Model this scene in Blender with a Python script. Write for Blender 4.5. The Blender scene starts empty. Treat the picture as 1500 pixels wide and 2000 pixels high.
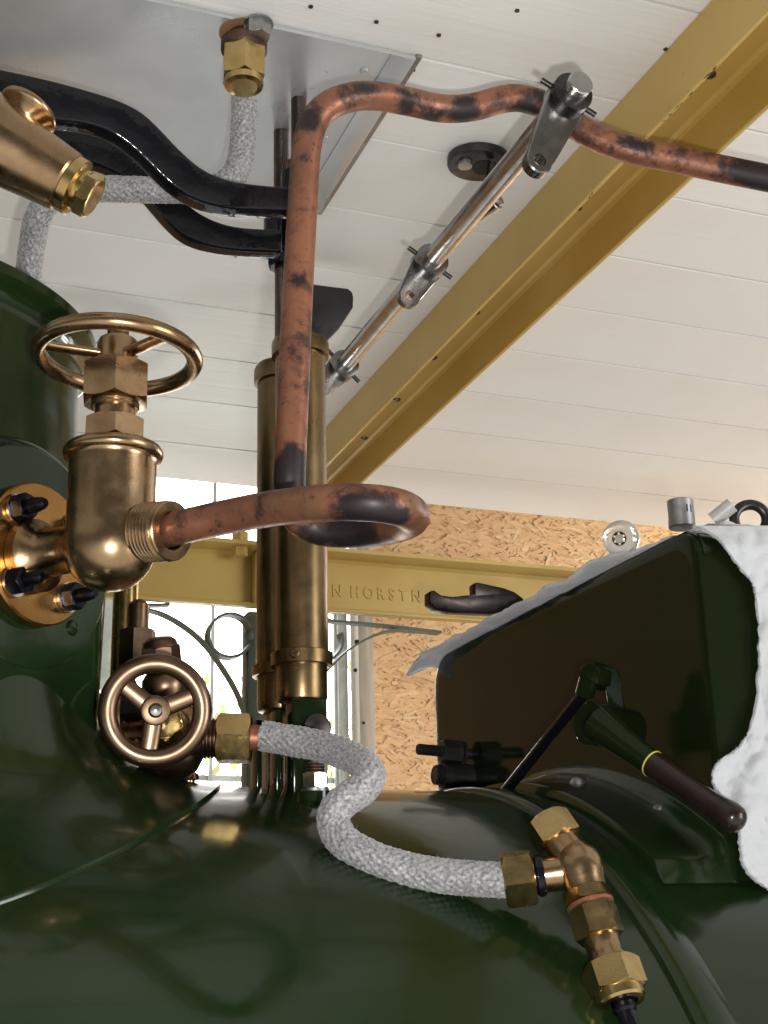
import bpy, bmesh, math, random
from mathutils import Vector, Matrix, noise
random.seed(7)
S = bpy.context.scene
V = Vector
# ------------------------------------------------------------------ camera
F = 2653.0                                   # focal length in photo pixels (photo 1500 x 2000)
RIGHT = V((.93427, -.35577, -.02388)); UP = V((-.08866, -.29664, .95086)); FWD = V((.34537, .88625, .30868))
CAM = V((0, 0, 1.4))
cd = bpy.data.cameras.new('camera'); cam = bpy.data.objects.new('camera', cd); S.collection.objects.link(cam)
cam.matrix_world = Matrix(((RIGHT.x, UP.x, -FWD.x, CAM.x), (RIGHT.y, UP.y, -FWD.y, CAM.y), (RIGHT.z, UP.z, -FWD.z, CAM.z), (0, 0, 0, 1)))
cd.sensor_fit = 'VERTICAL'; cd.sensor_height = 24; cd.lens = 24 * F / 2000; cd.clip_start = .02; cd.clip_end = 100
S.camera = cam
S.render.resolution_x = 768; S.render.resolution_y = 1024
# ------------------------------------------------------------------ world, lamps, exposure
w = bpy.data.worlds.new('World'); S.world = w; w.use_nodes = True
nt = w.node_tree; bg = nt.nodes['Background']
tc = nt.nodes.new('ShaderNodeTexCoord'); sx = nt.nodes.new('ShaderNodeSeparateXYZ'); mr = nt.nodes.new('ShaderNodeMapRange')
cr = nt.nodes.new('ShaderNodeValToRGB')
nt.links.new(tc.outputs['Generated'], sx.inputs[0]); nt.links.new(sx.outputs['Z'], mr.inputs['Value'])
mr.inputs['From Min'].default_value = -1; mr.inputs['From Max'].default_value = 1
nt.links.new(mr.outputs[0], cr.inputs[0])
cr.color_ramp.elements[0].position = .28; cr.color_ramp.elements[0].color = (.90, .895, .875, 1)   # added world glow below the horizon, lights the ceiling in place of a floor
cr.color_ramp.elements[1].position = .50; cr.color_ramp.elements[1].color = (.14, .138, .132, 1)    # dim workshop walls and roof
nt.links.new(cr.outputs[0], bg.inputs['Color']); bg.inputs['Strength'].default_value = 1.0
def lamp(name, kind, loc, target, energy, color, size=.1, size_y=None, spread=None):
    l = bpy.data.lights.new(name, kind); o = bpy.data.objects.new(name, l); S.collection.objects.link(o)
    o.location = loc; l.energy = energy; l.color = color
    if kind == 'AREA':
        l.size = size
        if size_y: l.shape = 'RECTANGLE'; l.size_y = size_y
        o.rotation_euler = (V(target) - V(loc)).to_track_quat('-Z', 'Y').to_euler()
    else: l.shadow_soft_size = size
    return o
fl_loc = CAM + RIGHT * .036 - UP * .034 + FWD * .01
flash = lamp('camera_flash', 'SPOT', fl_loc, (0, 0, 0), 28, (1, .98, .95), .009)
flash.data.spot_size = math.radians(76); flash.data.spot_blend = .7; flash.rotation_euler = FWD.to_track_quat('-Z', 'Y').to_euler()
lamp('doorway_daylight', 'AREA', (2.9, -1.6, 1.5), (.7, 1.4, 1.9), 70, (1, .985, .96), 1.2, 1.8)
lamp('added_wall_fill', 'AREA', (2.9, 2.35, 2.0), (1.25, 3.0, 1.65), 42, (1, .97, .92), .9, .8)  # added fill lamp out of view, brightens the strand board wall
lamp('garden_daylight', 'AREA', (1.0, 3.9, 3.9), (.8, 5.0, 1.2), 150, (1, 1, .97), 2.5, 1.2)
S.view_settings.view_transform = 'Standard'; S.view_settings.look = 'None'; S.view_settings.exposure = 0; S.view_settings.gamma = 1
# ------------------------------------------------------------------ helpers
def P(px, py, d): return CAM + (FWD + RIGHT * ((px - 750) / F) + UP * ((1000 - py) / F)) * d
def onY(px, py, Y): q = P(px, py, 1) - CAM; return CAM + q * (Y / q.y)
def onX(px, py, X): q = P(px, py, 1) - CAM; return CAM + q * (X / q.x)
def onZ(px, py, Z): q = P(px, py, 1) - CAM; return CAM + q * ((Z - CAM.z) / q.z)
def zrow(X, Y, py):
    k = (1000 - py) / F; a = V((X, Y, 0)) - V((CAM.x, CAM.y, 0))
    return CAM.z + (k * FWD.dot(a) - UP.dot(a)) / (UP.z - k * FWD.z)
EX, EY, EZ = V((1, 0, 0)), V((0, 1, 0)), V((0, 0, 1))
def frame(ax, ref=None):
    z = V(ax).normalized(); r = V(ref) if ref is not None else (EZ if abs(z.z) < .9 else EX)
    x = (r - z * r.dot(z)).normalized(); return x, z.cross(x), z
def cat(pts, n):
    out = []; m = len(pts)
    for i in range(m - 1):
        p0 = pts[max(i - 1, 0)]; p1 = pts[i]; p2 = pts[i + 1]; p3 = pts[min(i + 2, m - 1)]
        for k in range(n):
            t = k / n
            out.append(.5 * ((2 * p1) + (p2 - p0) * t + (2 * p0 - 5 * p1 + 4 * p2 - p3) * t * t + (3 * p1 - p0 - 3 * p2 + p3) * t ** 3))
    out.append(pts[-1]); return out
def resample(pts, step):
    L = [0]
    for a, b in zip(pts, pts[1:]): L.append(L[-1] + (b - a).length)
    n = max(2, int(L[-1] / step)); out = []; j = 0
    for i in range(n + 1):
        s = L[-1] * i / n
        while j < len(L) - 2 and L[j + 1] < s: j += 1
        t = (s - L[j]) / max(1e-9, L[j + 1] - L[j]); out.append(pts[j].lerp(pts[j + 1], t))
    return out
class G:
    def __init__(s): s.v = []; s.f = []
    def add(s, v, f): b = len(s.v); s.v += [V(q) for q in v]; s.f += [tuple(b + i for i in q) for q in f]; return s
    def rings(s, rings, closed=False, cap=True):
        n = len(rings[0]); v = [p for r in rings for p in r]; f = []; m = len(rings)
        for i in range(m if closed else m - 1):
            a = i * n; b = ((i + 1) % m) * n
            for k in range(n): f.append((a + k, a + (k + 1) % n, b + (k + 1) % n, b + k))
        if cap and not closed: f.append(tuple(reversed(range(n)))); f.append(tuple((m - 1) * n + k for k in range(n)))
        return s.add(v, f)
    def tube(s, pts, r, seg=24, closed=False, fn=None, cap=True, ref=None):
        m = len(pts); T = []
        for i in range(m):
            a = pts[(i - 1) % m] if closed or i else pts[i]; b = pts[(i + 1) % m] if closed or i < m - 1 else pts[i]
            T.append((b - a).normalized())
        x = frame(T[0], ref)[0]; R = []; L = 0
        for i in range(m):
            x = (x - T[i] * x.dot(T[i])).normalized(); y = T[i].cross(x)
            if i: L += (pts[i] - pts[i - 1]).length
            rr = r[i] if isinstance(r, (list, tuple)) else r
            R.append([pts[i] + (x * math.cos(2 * math.pi * k / seg) + y * math.sin(2 * math.pi * k / seg)) * (rr + (fn(2 * math.pi * k / seg, L) if fn else 0)) for k in range(seg)])
        return s.rings(R, closed, cap)
    def lathe(s, prof, o, ax, seg=48, cap=True, ref=None):
        x, y, z = frame(ax, ref); o = V(o)
        return s.rings([[o + z * h + (x * math.cos(2 * math.pi * k / seg) + y * math.sin(2 * math.pi * k / seg)) * max(r, 1e-5) for k in range(seg)] for h, r in prof], False, cap)
    def hexa(s, o, ax, af, L, roll=0, ref=None, hole=None, c0=1, c1=1, n=6):
        x, y, z = frame(ax, ref); o = V(o); seg = n * 12; rc = af / 2 * .985; R = [[], [], [], []]; I0 = []; I1 = []
        for k in range(seg):
            t = 2 * math.pi * k / seg; m = (t % (2 * math.pi / n)) - math.pi / n; rh = af / 2 / math.cos(m)
            d = x * math.cos(t + roll) + y * math.sin(t + roll); dz = (rh - rc) * .6 + .0001
            R[0].append(o + d * (rc if c0 else rh)); R[1].append(o + d * rh + z * (dz if c0 else 0)); R[2].append(o + d * rh + z * (L - (dz if c1 else 0))); R[3].append(o + d * (rc if c1 else rh) + z * L)
            if hole: I0.append(o + d * hole); I1.append(o + d * hole + z * L)
        if hole: return s.rings([I0] + R + [I1], True)
        return s.rings(R)
    def box(s, c, sx, sy, sz, X=EX, Y=EY, Z=EZ):
        c = V(c); v = [c + X * (a * sx / 2) + Y * (b * sy / 2) + Z * (e * sz / 2) for a, b, e in ((-1, -1, -1), (1, -1, -1), (1, 1, -1), (-1, 1, -1), (-1, -1, 1), (1, -1, 1), (1, 1, 1), (-1, 1, 1))]
        return s.add(v, [(3, 2, 1, 0), (4, 5, 6, 7), (0, 1, 5, 4), (1, 2, 6, 5), (2, 3, 7, 6), (3, 0, 4, 7)])
    def prism(s, poly, off):
        return s.rings([[V(p) for p in poly], [V(p) + V(off) for p in poly]])
org = {}
def part(name, g, mat, parent=None, label=None, bevel=0, bseg=2, sharp=35, origin=None, kind=None, smooth=True):
    me = bpy.data.meshes.new(name)
    vs = g.v; lo = V((min(p.x for p in vs), min(p.y for p in vs), min(p.z for p in vs))); hi = V((max(p.x for p in vs), max(p.y for p in vs), max(p.z for p in vs)))
    c = V(origin) if origin is not None else V(((lo.x + hi.x) / 2, (lo.y + hi.y) / 2, lo.z))
    me.from_pydata([p - c for p in vs], [], g.f); me.update()
    bm = bmesh.new(); bm.from_mesh(me)
    bmesh.ops.recalc_face_normals(bm, faces=bm.faces)
    if bevel:
        ed = [e for e in bm.edges if len(e.link_faces) == 2 and e.calc_face_angle(0) > math.radians(40)]
        bmesh.ops.bevel(bm, geom=ed, offset=bevel, segments=bseg, affect='EDGES', profile=.5, clamp_overlap=True)
    bm.to_mesh(me); bm.free()
    if smooth:
        me.shade_smooth(); me.set_sharp_from_angle(angle=math.radians(sharp))
    me.materials.append(mat)
    o = bpy.data.objects.new(name, me); S.collection.objects.link(o); org[o.name] = c
    if parent: o.parent = parent; o.location = c - org[parent.name]
    else: o.location = c
    if label: o['label'] = label
    if kind: o['kind'] = kind
    return o
def thing(name, label, category, loc, group=None):
    o = bpy.data.objects.new(name, None); S.collection.objects.link(o); o.location = V(loc); org[o.name] = V(loc); o.empty_display_size = .03
    o['label'] = label; o['category'] = category
    if group: o['group'] = group
    return o
def tag(o, label, category, group=None):
    o['label'] = label; o['category'] = category
    if group: o['group'] = group
    return o
# ------------------------------------------------------------------ materials
class M:
    def __init__(s, name):
        s.m = bpy.data.materials.new(name); s.m.use_nodes = True; s.t = s.m.node_tree; s.b = s.t.nodes['Principled BSDF']
        s.tc = s.n('TexCoord'); s.co = s.tc.outputs['Object']
    def n(s, k, **kw):
        q = s.t.nodes.new('ShaderNode' + k)
        for a, b in kw.items(): setattr(q, a, b)
        return q
    def set(s, **kw):
        for a, b in kw.items():
            i = s.b.inputs[a.replace('_', ' ')]; i.default_value = (*b, 1) if isinstance(b, tuple) else b
        return s
    def map(s, scale): q = s.n('Mapping'); q.inputs['Scale'].default_value = scale; s.t.links.new(s.co, q.inputs[0]); return q.outputs[0]
    def noise(s, scale, detail=4, rough=.55, co=None, dist=0):
        q = s.n('TexNoise'); q.inputs['Scale'].default_value = scale; q.inputs['Detail'].default_value = detail; q.inputs['Roughness'].default_value = rough; q.inputs['Distortion'].default_value = dist
        s.t.links.new(co or s.co, q.inputs['Vector']); return q.outputs['Fac']
    def ramp(s, fac, *st):
        q = s.n('ValToRGB'); e = q.color_ramp.elements
        while len(e) < len(st): e.new(.5)
        for i, (p, c) in enumerate(st): e[i].position = p; e[i].color = (*c, 1) if isinstance(c, tuple) else (c, c, c, 1)
        s.t.links.new(fac, q.inputs[0]); return q.outputs[0]
    def mix(s, fac, a, b, mode='MIX'):
        q = s.n('Mix', data_type='RGBA', blend_type=mode)
        for i, x in ((0, fac), (6, a), (7, b)):
            if isinstance(x, bpy.types.NodeSocket): s.t.links.new(x, q.inputs[i])
            else: q.inputs[i].default_value = (*x, 1) if isinstance(x, tuple) else x
        return q.outputs[2]
    def to(s, sock, inp): s.t.links.new(sock, s.b.inputs[inp]); return s
    def bump(s, h, strength=.3, dist=.001):
        q = s.n('Bump'); q.inputs['Strength'].default_value = strength; q.inputs['Distance'].default_value = dist
        s.t.links.new(h, q.inputs['Height'])
        if s.b.inputs['Normal'].links: s.t.links.new(s.b.inputs['Normal'].links[0].from_socket, q.inputs['Normal'])
        s.t.links.new(q.outputs[0], s.b.inputs['Normal']); return s
def metal(name, c1, c2, r1, r2, scale=30, tarnish=None, brush=None, bump=.08):
    m = M(name).set(Metallic=1.0); a = m.noise(scale, 6, .6)
    col = m.mix(m.ramp(a, (.35, 0.), (.65, 1.)), c1, c2)
    if tarnish: col = m.mix(m.ramp(m.noise(scale * .35, 8, .65, dist=.6), (.44, 0.), (.74, .8)), col, tarnish)
    m.to(col, 'Base Color'); m.to(m.ramp(m.noise(scale * 1.7, 6), (.3, r1), (.7, r2)), 'Roughness')
    if brush: m.bump(m.noise(1, 3, co=m.map(brush)), .10, .0004)
    m.bump(m.noise(scale * 12, 4), bump, .0004); return m.m
bronze = metal('bronze', (.41, .28, .16), (.33, .215, .115), .18, .34, 40, (.25, .14, .06))
bronze_dark = metal('dark bronze', (.23, .155, .10), (.165, .105, .068), .28, .42, 40, (.15, .08, .04))
brass = metal('bright brass', (.56, .41, .18), (.48, .33, .13), .14, .30, 60, (.40, .23, .07))
brass_tube = metal('worn brass', (.25, .175, .088), (.16, .108, .052), .24, .40, 25, (.20, .12, .05), (400, 400, 8))
steel = metal('polished steel', (.60, .59, .58), (.50, .49, .48), .14, .30, 50, (.30, .27, .22))
steel_arm = metal('burnished steel', (.24, .235, .23), (.16, .155, .15), .18, .30, 50, (.12, .11, .10))
steel_dull = metal('dull steel', (.42, .42, .42), (.33, .33, .34), .35, .5, 60, (.16, .15, .14))
steel_dark = metal('oiled dark steel', (.10, .09, .09), (.055, .05, .05), .28, .45, 60, (.03, .025, .02))
rod_m = metal('brown threaded rod', (.22, .19, .17), (.15, .12, .10), .3, .45, 60, (.09, .06, .05))
jaw_m = metal('dark forged steel', (.055, .045, .042), (.03, .026, .026), .25, .42, 60, (.02, .015, .014))
rusty = metal('rusty brown steel', (.17, .115, .09), (.11, .07, .055), .4, .6, 60, (.07, .035, .02))
flange_mat = metal('orange bronze', (.52, .29, .10), (.42, .21, .06), .20, .38, 22, (.30, .11, .03))
def copper_mat():
    m = M('oxidised copper').set(Metallic=.62)
    at = m.n('Attribute', attribute_name='tarnish').outputs['Fac']
    def add(x, y, k): q = m.n('Math', operation='MULTIPLY_ADD'); m.t.links.new(y, q.inputs[0]); q.inputs[1].default_value = k; m.t.links.new(x, q.inputs[2]); return q.outputs[0]
    a = m.noise(38, 9, .66, dist=.25); b = m.noise(150, 8, .75); c = m.noise(16, 4, .5, dist=.8)
    col = m.mix(m.ramp(c, (.35, 0.), (.65, 1.)), (.38, .155, .085), (.21, .095, .058))
    col = m.mix(m.ramp(m.noise(24, 4, dist=1.), (.54, 0.), (.66, .55)), col, (.24, .155, .075))
    col = m.mix(m.ramp(add(a, at, .20), (.50, 0.), (.66, .8)), col, (.15, .068, .048))
    col = m.mix(m.ramp(add(b, at, .08), (.57, 0.), (.66, .8)), col, (.07, .04, .033)); dark = m.ramp(add(a, at, .27), (.585, 0.), (.73, 1.)); col = m.mix(dark, col, (.034, .025, .026))
    m.to(col, 'Base Color'); m.to(m.ramp(a, (.4, .38), (.65, .52)), 'Roughness'); m.bump(b, .15, .0005); return m.m
copper = copper_mat()
def paint(name, c1, c2, rough=.12, scale=8, orange=.12, dust=None, coat=.12, spec=.36):
    m = M(name).set(Coat_Weight=coat, Coat_Roughness=.05, Specular_IOR_Level=spec)
    col = m.mix(m.ramp(m.noise(scale, 4), (.35, 0.), (.65, 1.)), c1, c2)
    if dust: col = m.mix(m.ramp(m.mix(1., m.noise(260, 3, .5), m.ramp(m.noise(5, 3), (.4, .0), (.7, 1.)), 'MULTIPLY'), (.60, 0.), (.72, .5)), col, dust)
    m.to(col, 'Base Color'); m.to(m.ramp(m.noise(scale * .9, 7, .62, dist=.4), (.40, rough * .7), (.68, rough * 2.2)), 'Roughness')
    m.bump(m.noise(scale * 2.2, 3), orange, .004); m.bump(m.noise(420, 2), .05, .0004); return m.m
green = paint('boiler green enamel', (.0066, .0185, .0052), (.0092, .0185, .0050), .13, 7, .12, (.10, .11, .09))
green_tank = paint('tank dark brownish green enamel', (.0060, .0130, .0042), (.0075, .0120, .0038), .10, 6, .10, (.06, .05, .03), coat=.03, spec=.20)
black = paint('gloss black enamel', (.004, .004, .006), (.006, .006, .007), .09, 20, .25, coat=0)
black_iron = paint('satin black iron', (.012, .012, .013), (.02, .019, .018), .4, 30, .2, coat=0)
black_bolt = metal('black oxide bolt', (.035, .037, .048), (.02, .02, .026), .28, .45, 80)
gold = M('gold paint'); gold.set(Metallic=.15, Coat_Weight=.15)
_c = gold.mix(gold.ramp(gold.noise(5, 5), (.35, 0.), (.65, 1.)), (.53, .37, .11), (.46, .30, .072))
_c = gold.mix(gold.ramp(gold.noise(70, 6, .7), (.68, 0.), (.72, .6)), _c, (.25, .15, .03))
gold.to(_c, 'Base Color').set(Roughness=.42).bump(gold.noise(30, 5), .12, .001).bump(gold.noise(300, 3), .15, .0005); gold = gold.m
def board_mat():
    m = M('white painted board').set(Roughness=.42)
    g = m.noise(1, 5, .6, co=m.map((3, 110, 110)))
    oi = m.n('ObjectInfo').outputs['Random']
    col = m.mix(oi, (.76, .755, .73), (.71, .705, .68))
    col = m.mix(m.ramp(m.noise(3, 5), (.45, 0.), (.7, .35)), col, (.66, .62, .54))
    col = m.mix(m.ramp(m.noise(22, 7, .7), (.68, 0.), (.75, .5)), col, (.50, .45, .37))
    m.to(col, 'Base Color'); m.bump(g, .5, .0016); return m.m
board = board_mat()
def sheet_mat():
    m = M('pale grey sheet metal').set(Metallic=.55)
    col = m.mix(m.ramp(m.noise(6, 5, dist=.6), (.35, 0.), (.7, 1.)), (.42, .44, .46), (.54, .555, .565))
    col = m.mix(m.ramp(m.noise(45, 6, .7), (.69, 0.), (.72, .9)), col, (.14, .10, .08))
    m.to(col, 'Base Color'); m.to(m.ramp(m.noise(10, 5), (.3, .24), (.7, .42)), 'Roughness'); m.bump(m.noise(5, 2), .25, .01); return m.m
sheet = sheet_mat()
lip_m = metal('brownish sheet edge', (.40, .37, .34), (.33, .30, .27), .4, .6, 40, (.22, .16, .12))
def lag_mat():
    m = M('glass fibre sleeving').set(Roughness=.55, Sheen_Weight=.4)
    a = m.noise(420, 3, .6)
    m.to(m.mix(m.ramp(a, (.35, 0.), (.62, 1.)), (.13, .128, .125), (.38, .38, .39)), 'Base Color'); m.bump(m.noise(900, 2), .25, .0004)
    m.to(m.ramp(a, (.4, .6), (.7, .3)), 'Roughness'); return m.m
lag = lag_mat()
def cloth_mat():
    m = M('white terry cloth').set(Roughness=.95, Sheen_Weight=.6)
    m.to(m.mix(m.ramp(m.noise(30, 5), (.3, 0.), (.7, 1.)), (.45, .465, .485), (.50, .51, .525)), 'Base Color'); m.bump(m.noise(500, 4, .7), .35, .0012); return m.m
cloth = cloth_mat()
def flake_mat():
    m = M('strand board flakes').set(Roughness=.6); g = m.n('NewGeometry').outputs['Random Per Island']
    col = m.ramp(g, (0, (.46, .23, .095)), (.08, (.60, .34, .15)), (.6, (.66, .395, .185)), (.9, (.69, .44, .22)), (1, (.74, .52, .30)))
    m.to(m.mix(.4, col, m.ramp(m.noise(1, 6, co=m.map((14, 30, 160))), (.3, (.48, .26, .11)), (.7, (.68, .43, .21)))), 'Base Color')
    m.bump(m.noise(160, 5), .3, .001); return m.m
flake = flake_mat()
def simple(name, col, rough=.5, **kw): m = M(name).set(Base_Color=col, Roughness=rough, **kw); m.to(m.mix(m.ramp(m.noise(45, 5), (.4, 0.), (.6, 1.)), col, tuple(c * .82 for c in col)), 'Base Color'); return m.m
raw_wood = M('grey post wood').set(Roughness=.7)
raw_wood.to(raw_wood.mix(raw_wood.ramp(raw_wood.noise(1, 6, co=raw_wood.map((90, 90, 6))), (.3, 0.), (.7, 1.)), (.30, .245, .185), (.45, .38, .30)), 'Base Color').bump(raw_wood.noise(1, 5, co=raw_wood.map((160, 160, 8))), .3, .001); raw_wood = raw_wood.m
frame_white = simple('pale window paint', (.62, .66, .60), .45)
iron_green = simple('pale green scroll iron', (.09, .11, .08), .45)
dark_hole = simple('dark hole', (.012, .01, .009), .8)
ptfe = simple('white plastic', (.50, .50, .48), .4)
blue_ink = simple('blue ink', (.03, .10, .45), .5)
yellow_mark = simple('yellow paint mark', (.62, .58, .06), .5)
knob_mat = M('milky clear plastic').set(Base_Color=(.80, .77, .72), Roughness=.08, Transmission_Weight=.55, IOR=1.45).m
handle_mat = paint('brown worn handle', (.020, .011, .009), (.014, .008, .007), .16, 30, .1, (.14, .09, .07))
tyre = None
leaf = M('sunlit hedge leaf').set(Roughness=.6)
leaf.to(leaf.ramp(leaf.n('NewGeometry').outputs['Random Per Island'], (0, (.30, .42, .16)), (.6, (.45, .52, .28)), (1, (.62, .64, .46))), 'Base Color'); leaf = leaf.m
sky_m = M('bright daylight sky').set(Base_Color=(0, 0, 0), Emission_Color=(1, 1, .985), Emission_Strength=8.0, Roughness=1.0).m
pane_m = bpy.data.materials.new('window glass'); pane_m.use_nodes = True
_t = pane_m.node_tree; _t.nodes.remove(_t.nodes['Principled BSDF']); _a = _t.nodes.new('ShaderNodeBsdfTransparent'); _b = _t.nodes.new('ShaderNodeBsdfGlossy'); _x = _t.nodes.new('ShaderNodeMixShader')
_b.inputs['Roughness'].default_value = .02; _x.inputs[0].default_value = .05; _t.links.new(_a.outputs[0], _x.inputs[1]); _t.links.new(_b.outputs[0], _x.inputs[2]); _t.links.new(_x.outputs[0], _t.nodes['Material Output'].inputs[0])
# ------------------------------------------------------------------ setting: ceiling of boards
H = CAM.z + .75
def zc(Y): return H
ceil = bpy.data.objects.new('ceiling', None); S.collection.objects.link(ceil); ceil.location = (.6, 1.2, H); org['ceiling'] = V((.6, 1.2, H)); ceil['kind'] = 'structure'
joints = [.9310 - .1315 * k for k in range(6, 0, -1)] + [.931, 1.062, 1.194, 1.325, 1.460, 1.604, 1.752, 1.925, 2.090]
for ya, yb in zip(joints, joints[1:]):
    ya += .0017; yb -= .0017
    jz = random.uniform(-.0002, .0002); g = G(); R = []
    for X in (-1.1, 2.7):
        c = .0003
        R.append([V((X, ya, zc(ya) + .0005 + jz)), V((X, ya + c, zc(ya) + jz)), V((X, yb - c, zc(yb) + jz)), V((X, yb, zc(yb) + .0006 + jz)), V((X, yb, zc(yb) + .018)), V((X, ya, zc(ya) + .018))])
    g.rings(R); part('plank', g, board, ceil, sharp=20)
g = G()
g.box((.8, 1.06, H + .024), 3.8, 2.05, .010); part('roof_deck', g, simple('bare deck timber', (.05, .045, .04)), ceil)
g = G()                                         # nail heads in the boards
for px, py in ((607, 12), (735, 42), (857, 68), (807, 136), (718, 270), (676, 330), (640, 385), (1110, 330), (1010, 20), (1300, 95), (460, 500), (350, 420)):
    p = onZ(px, py, H); g.lathe([(0, .0022), (-.0012, .0020), (-.0016, .0004)], p, EZ, 10)
part('nail_heads', g, rusty, ceil, kind='stuff')
# sheet metal under the boards
sh = thing('heat_shield', 'pale grey sheet of metal with rusty specks screwed under the white boards', 'metal sheet', (.15, 1.06, H - .004))
ys0, ys1, xs1 = .927, 1.205, .402
g = G(); g.box(((-.7 + xs1) / 2, (ys0 + ys1) / 2, H - .005), xs1 + .7, ys1 - ys0, .003); part('sheet_panel', g, sheet, sh)
g = G(); g.box((xs1 - .0125, (ys0 + ys1) / 2, H - .0071), .022, ys1 - ys0 + .002, .0012); part('edge_strip', g, sheet, sh, bevel=.0003)
g = G(); g.box((xs1 + .0028, (ys0 + ys1) / 2, H - .0030), .0055, ys1 - ys0 + .003, .0040); part('edge_lip', g, lip_m, sh, bevel=.0008)
for k in range(5):
    g = G(); g.lathe([(0, .0045), (-.002, .0038), (-.003, .001)], (xs1 - .037, ys0 + .03 + k * .055, H - .0066), EZ, 14); part('rivet', g, sheet, sh)
# back wall with window
YW = 3.0
wall = bpy.data.objects.new('wall', None); S.collection.objects.link(wall); wall.location = (1.2, YW, .2); org['wall'] = V((1.2, YW, .2)); wall['kind'] = 'structure'
xj = onY(722, 1370, YW).x; wl0 = onY(170, 1370, YW).x
g = G(); g.box((xj + .9, YW + .012, 1.5), 1.8, .018, 2.6); g.box(((wl0 - 2.3) / 2, YW + .012, 1.5), wl0 + 2.3, .018, 2.6); part('backing_board', g, simple('strand board base', (.62, .37, .17)), wall)
g = G(); rnd = random.Random(3)
for i in range(21000):
    L = rnd.uniform(.022, .065); W = rnd.uniform(.003, .012); a = rnd.gauss(0, .42); left = i > 17500; cx = wl0 - rnd.uniform(0, 1.4) if left else xj + rnd.uniform(0, 1.25); cz = rnd.uniform(1.2, 2.78) - .02
    yy = YW + .002 - rnd.random() * .0022; tl = rnd.uniform(-.012, .012); ca, sa = math.cos(a), math.sin(a); pts = []
    for u, v in ((-.5, -.2), (-.38, .5), (.3, .45), (.5, .1), (.36, -.5), (-.3, -.42)):
        x = u * L + rnd.uniform(-.004, .004); z = v * W; X = cx + x * ca - z * sa
        pts.append(V((min(X, wl0 - .001) if left else max(X, xj + .001), yy + tl * z, cz + x * sa + z * ca)))
    g.add(pts, [(0, 1, 2, 3, 4, 5)])
part('wood_flakes', g, flake, wall, kind='stuff', smooth=False)
wl = wl0 + .03
win = part('window_frame', G().box(((wl + xj) / 2 + .0, YW + .03, 2.75), xj - wl + .2, .06, .10).box(((wl + xj) / 2, YW + .03, .95), xj - wl, .06, .06).box((wl, YW + .03, 1.85), .06, .06, 1.7).box((onY(683, 1370, YW).x - .010, YW + .04, 1.85), .026, .05, 1.7), frame_white, wall, bevel=.003)
for px in (412, 655):
    q = onY(px, 1400, YW + .03); part('muntin', G().box((q.x, YW + .03, 1.85), .008, .014, 1.72), frame_white, win)
part('muntin', G().box(((wl + xj) / 2, YW + .045, zrow(onY(400, 1515, YW).x, YW, 1515)), xj - wl - .06, .018, .012), frame_white, win)
part('pane', G().box(((wl + xj) / 2 - .02, YW + .056, 1.85), xj - wl - .06, .004, 1.72), pane_m, win)
xa, xb = onY(692, 1370, YW).x, onY(722, 1370, YW).x
post = part('jamb_post', G().box(((xa + xb) / 2, YW - .005, 1.6), xb - xa, .06, 2.2), raw_wood, wall, bevel=.002)
g = G()
for kx, py, kr in ((697, 1254, .0065), (694, 1309, .005), (710, 1412, .004)):
    q = onY(kx, py, YW - .036); g.lathe([(0, kr), (-.0015, kr * .6)], q, V((.3, 1, .2)), 7)
part('knot', g, dark_hole, post)
# outdoors: bright sky backdrop and a sunlit hedge
g = G(); R = []
for a in range(-60, 61, 10):
    t = math.radians(a); R.append([V((1 + 9 * math.sin(t), 3.3 + 7 * math.cos(t) - .4, z)) for z in (-1, 7)])
g.add([p for r in R for p in r], [(2 * i, 2 * i + 1, 2 * i + 3, 2 * i + 2) for i in range(len(R) - 1)])
o = part('sky', g, sky_m); o['kind'] = 'structure'
g = G(); rnd = random.Random(9)
for i in range(4200):
    c = V((rnd.uniform(-.4, 2.0), rnd.gauss(4.7, .16), rnd.uniform(.8, 2.42) - abs(rnd.gauss(0, .12)))); x, y, z = frame((rnd.gauss(0, 1), rnd.gauss(-.8, 1), rnd.gauss(.6, 1)))
    L = rnd.uniform(.02, .045); g.add([c - x * L, c + y * L * .45, c + x * L, c - y * L * .45], [(0, 1, 2, 3)])
o = part('hedge', g, leaf, smooth=False); o['kind'] = 'stuff'; tag(o, 'sunlit pale green hedge outside the window', 'hedge')
# ------------------------------------------------------------------ gold roof beam: inverted channel
bm_ = thing('roof_beam', 'gold painted steel channel running diagonally under the white boards', 'roof beam', (.648, 1.2, H - .06))
def sweepY(g, sec, ya, yb, n=30, zf=zc):
    R = []
    for i in range(n + 1):
        Y = ya + (yb - ya) * i / n; R.append([V((x, Y, zf(Y) + z)) for x, z in sec])
    return g.rings(R)
x1, x2, th = .609, .690, .005
sec = [(x1, -.001), (x1, -.059), (x1 + .001, -.060), (x1 + th - .001, -.060), (x1 + th, -.059), (x1 + th, -.012), (x1 + th + .004, -.008), (x2 - th - .006, -.008), (x2 - th - .002, -.010), (x2 - th, -.014), (x2 - th, -.059), (x2 - th + .001, -.060), (x2 - .001, -.060), (x2, -.059), (x2, -.001)]
part('channel', sweepY(G(), sec, .3, 2.085), gold, bm_, sharp=25)
def onweb(px, py): q = onZ(px, py, H - .008); return onZ(px, py, zc(q.y) - .008)
for px, py in ((1387, 145), (1127, 405), (1019, 511), (929, 609), (846, 698), (775, 780), (711, 855)):
    p = onweb(px, py); g = G().lathe([(.001, .0058), (-.0020, .0050), (-.0028, .0028), (-.0008, .0022)], p, EZ, 16); part('screw', g, rod_m, bm_)
for px, py in ((1092, 428), (815, 722)):
    p = onweb(px, py); g = G().box(p, .006, .016, .001); part('slot', g, dark_hole, bm_, bevel=.0004)
g = G(); rnd = random.Random(4)
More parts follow.
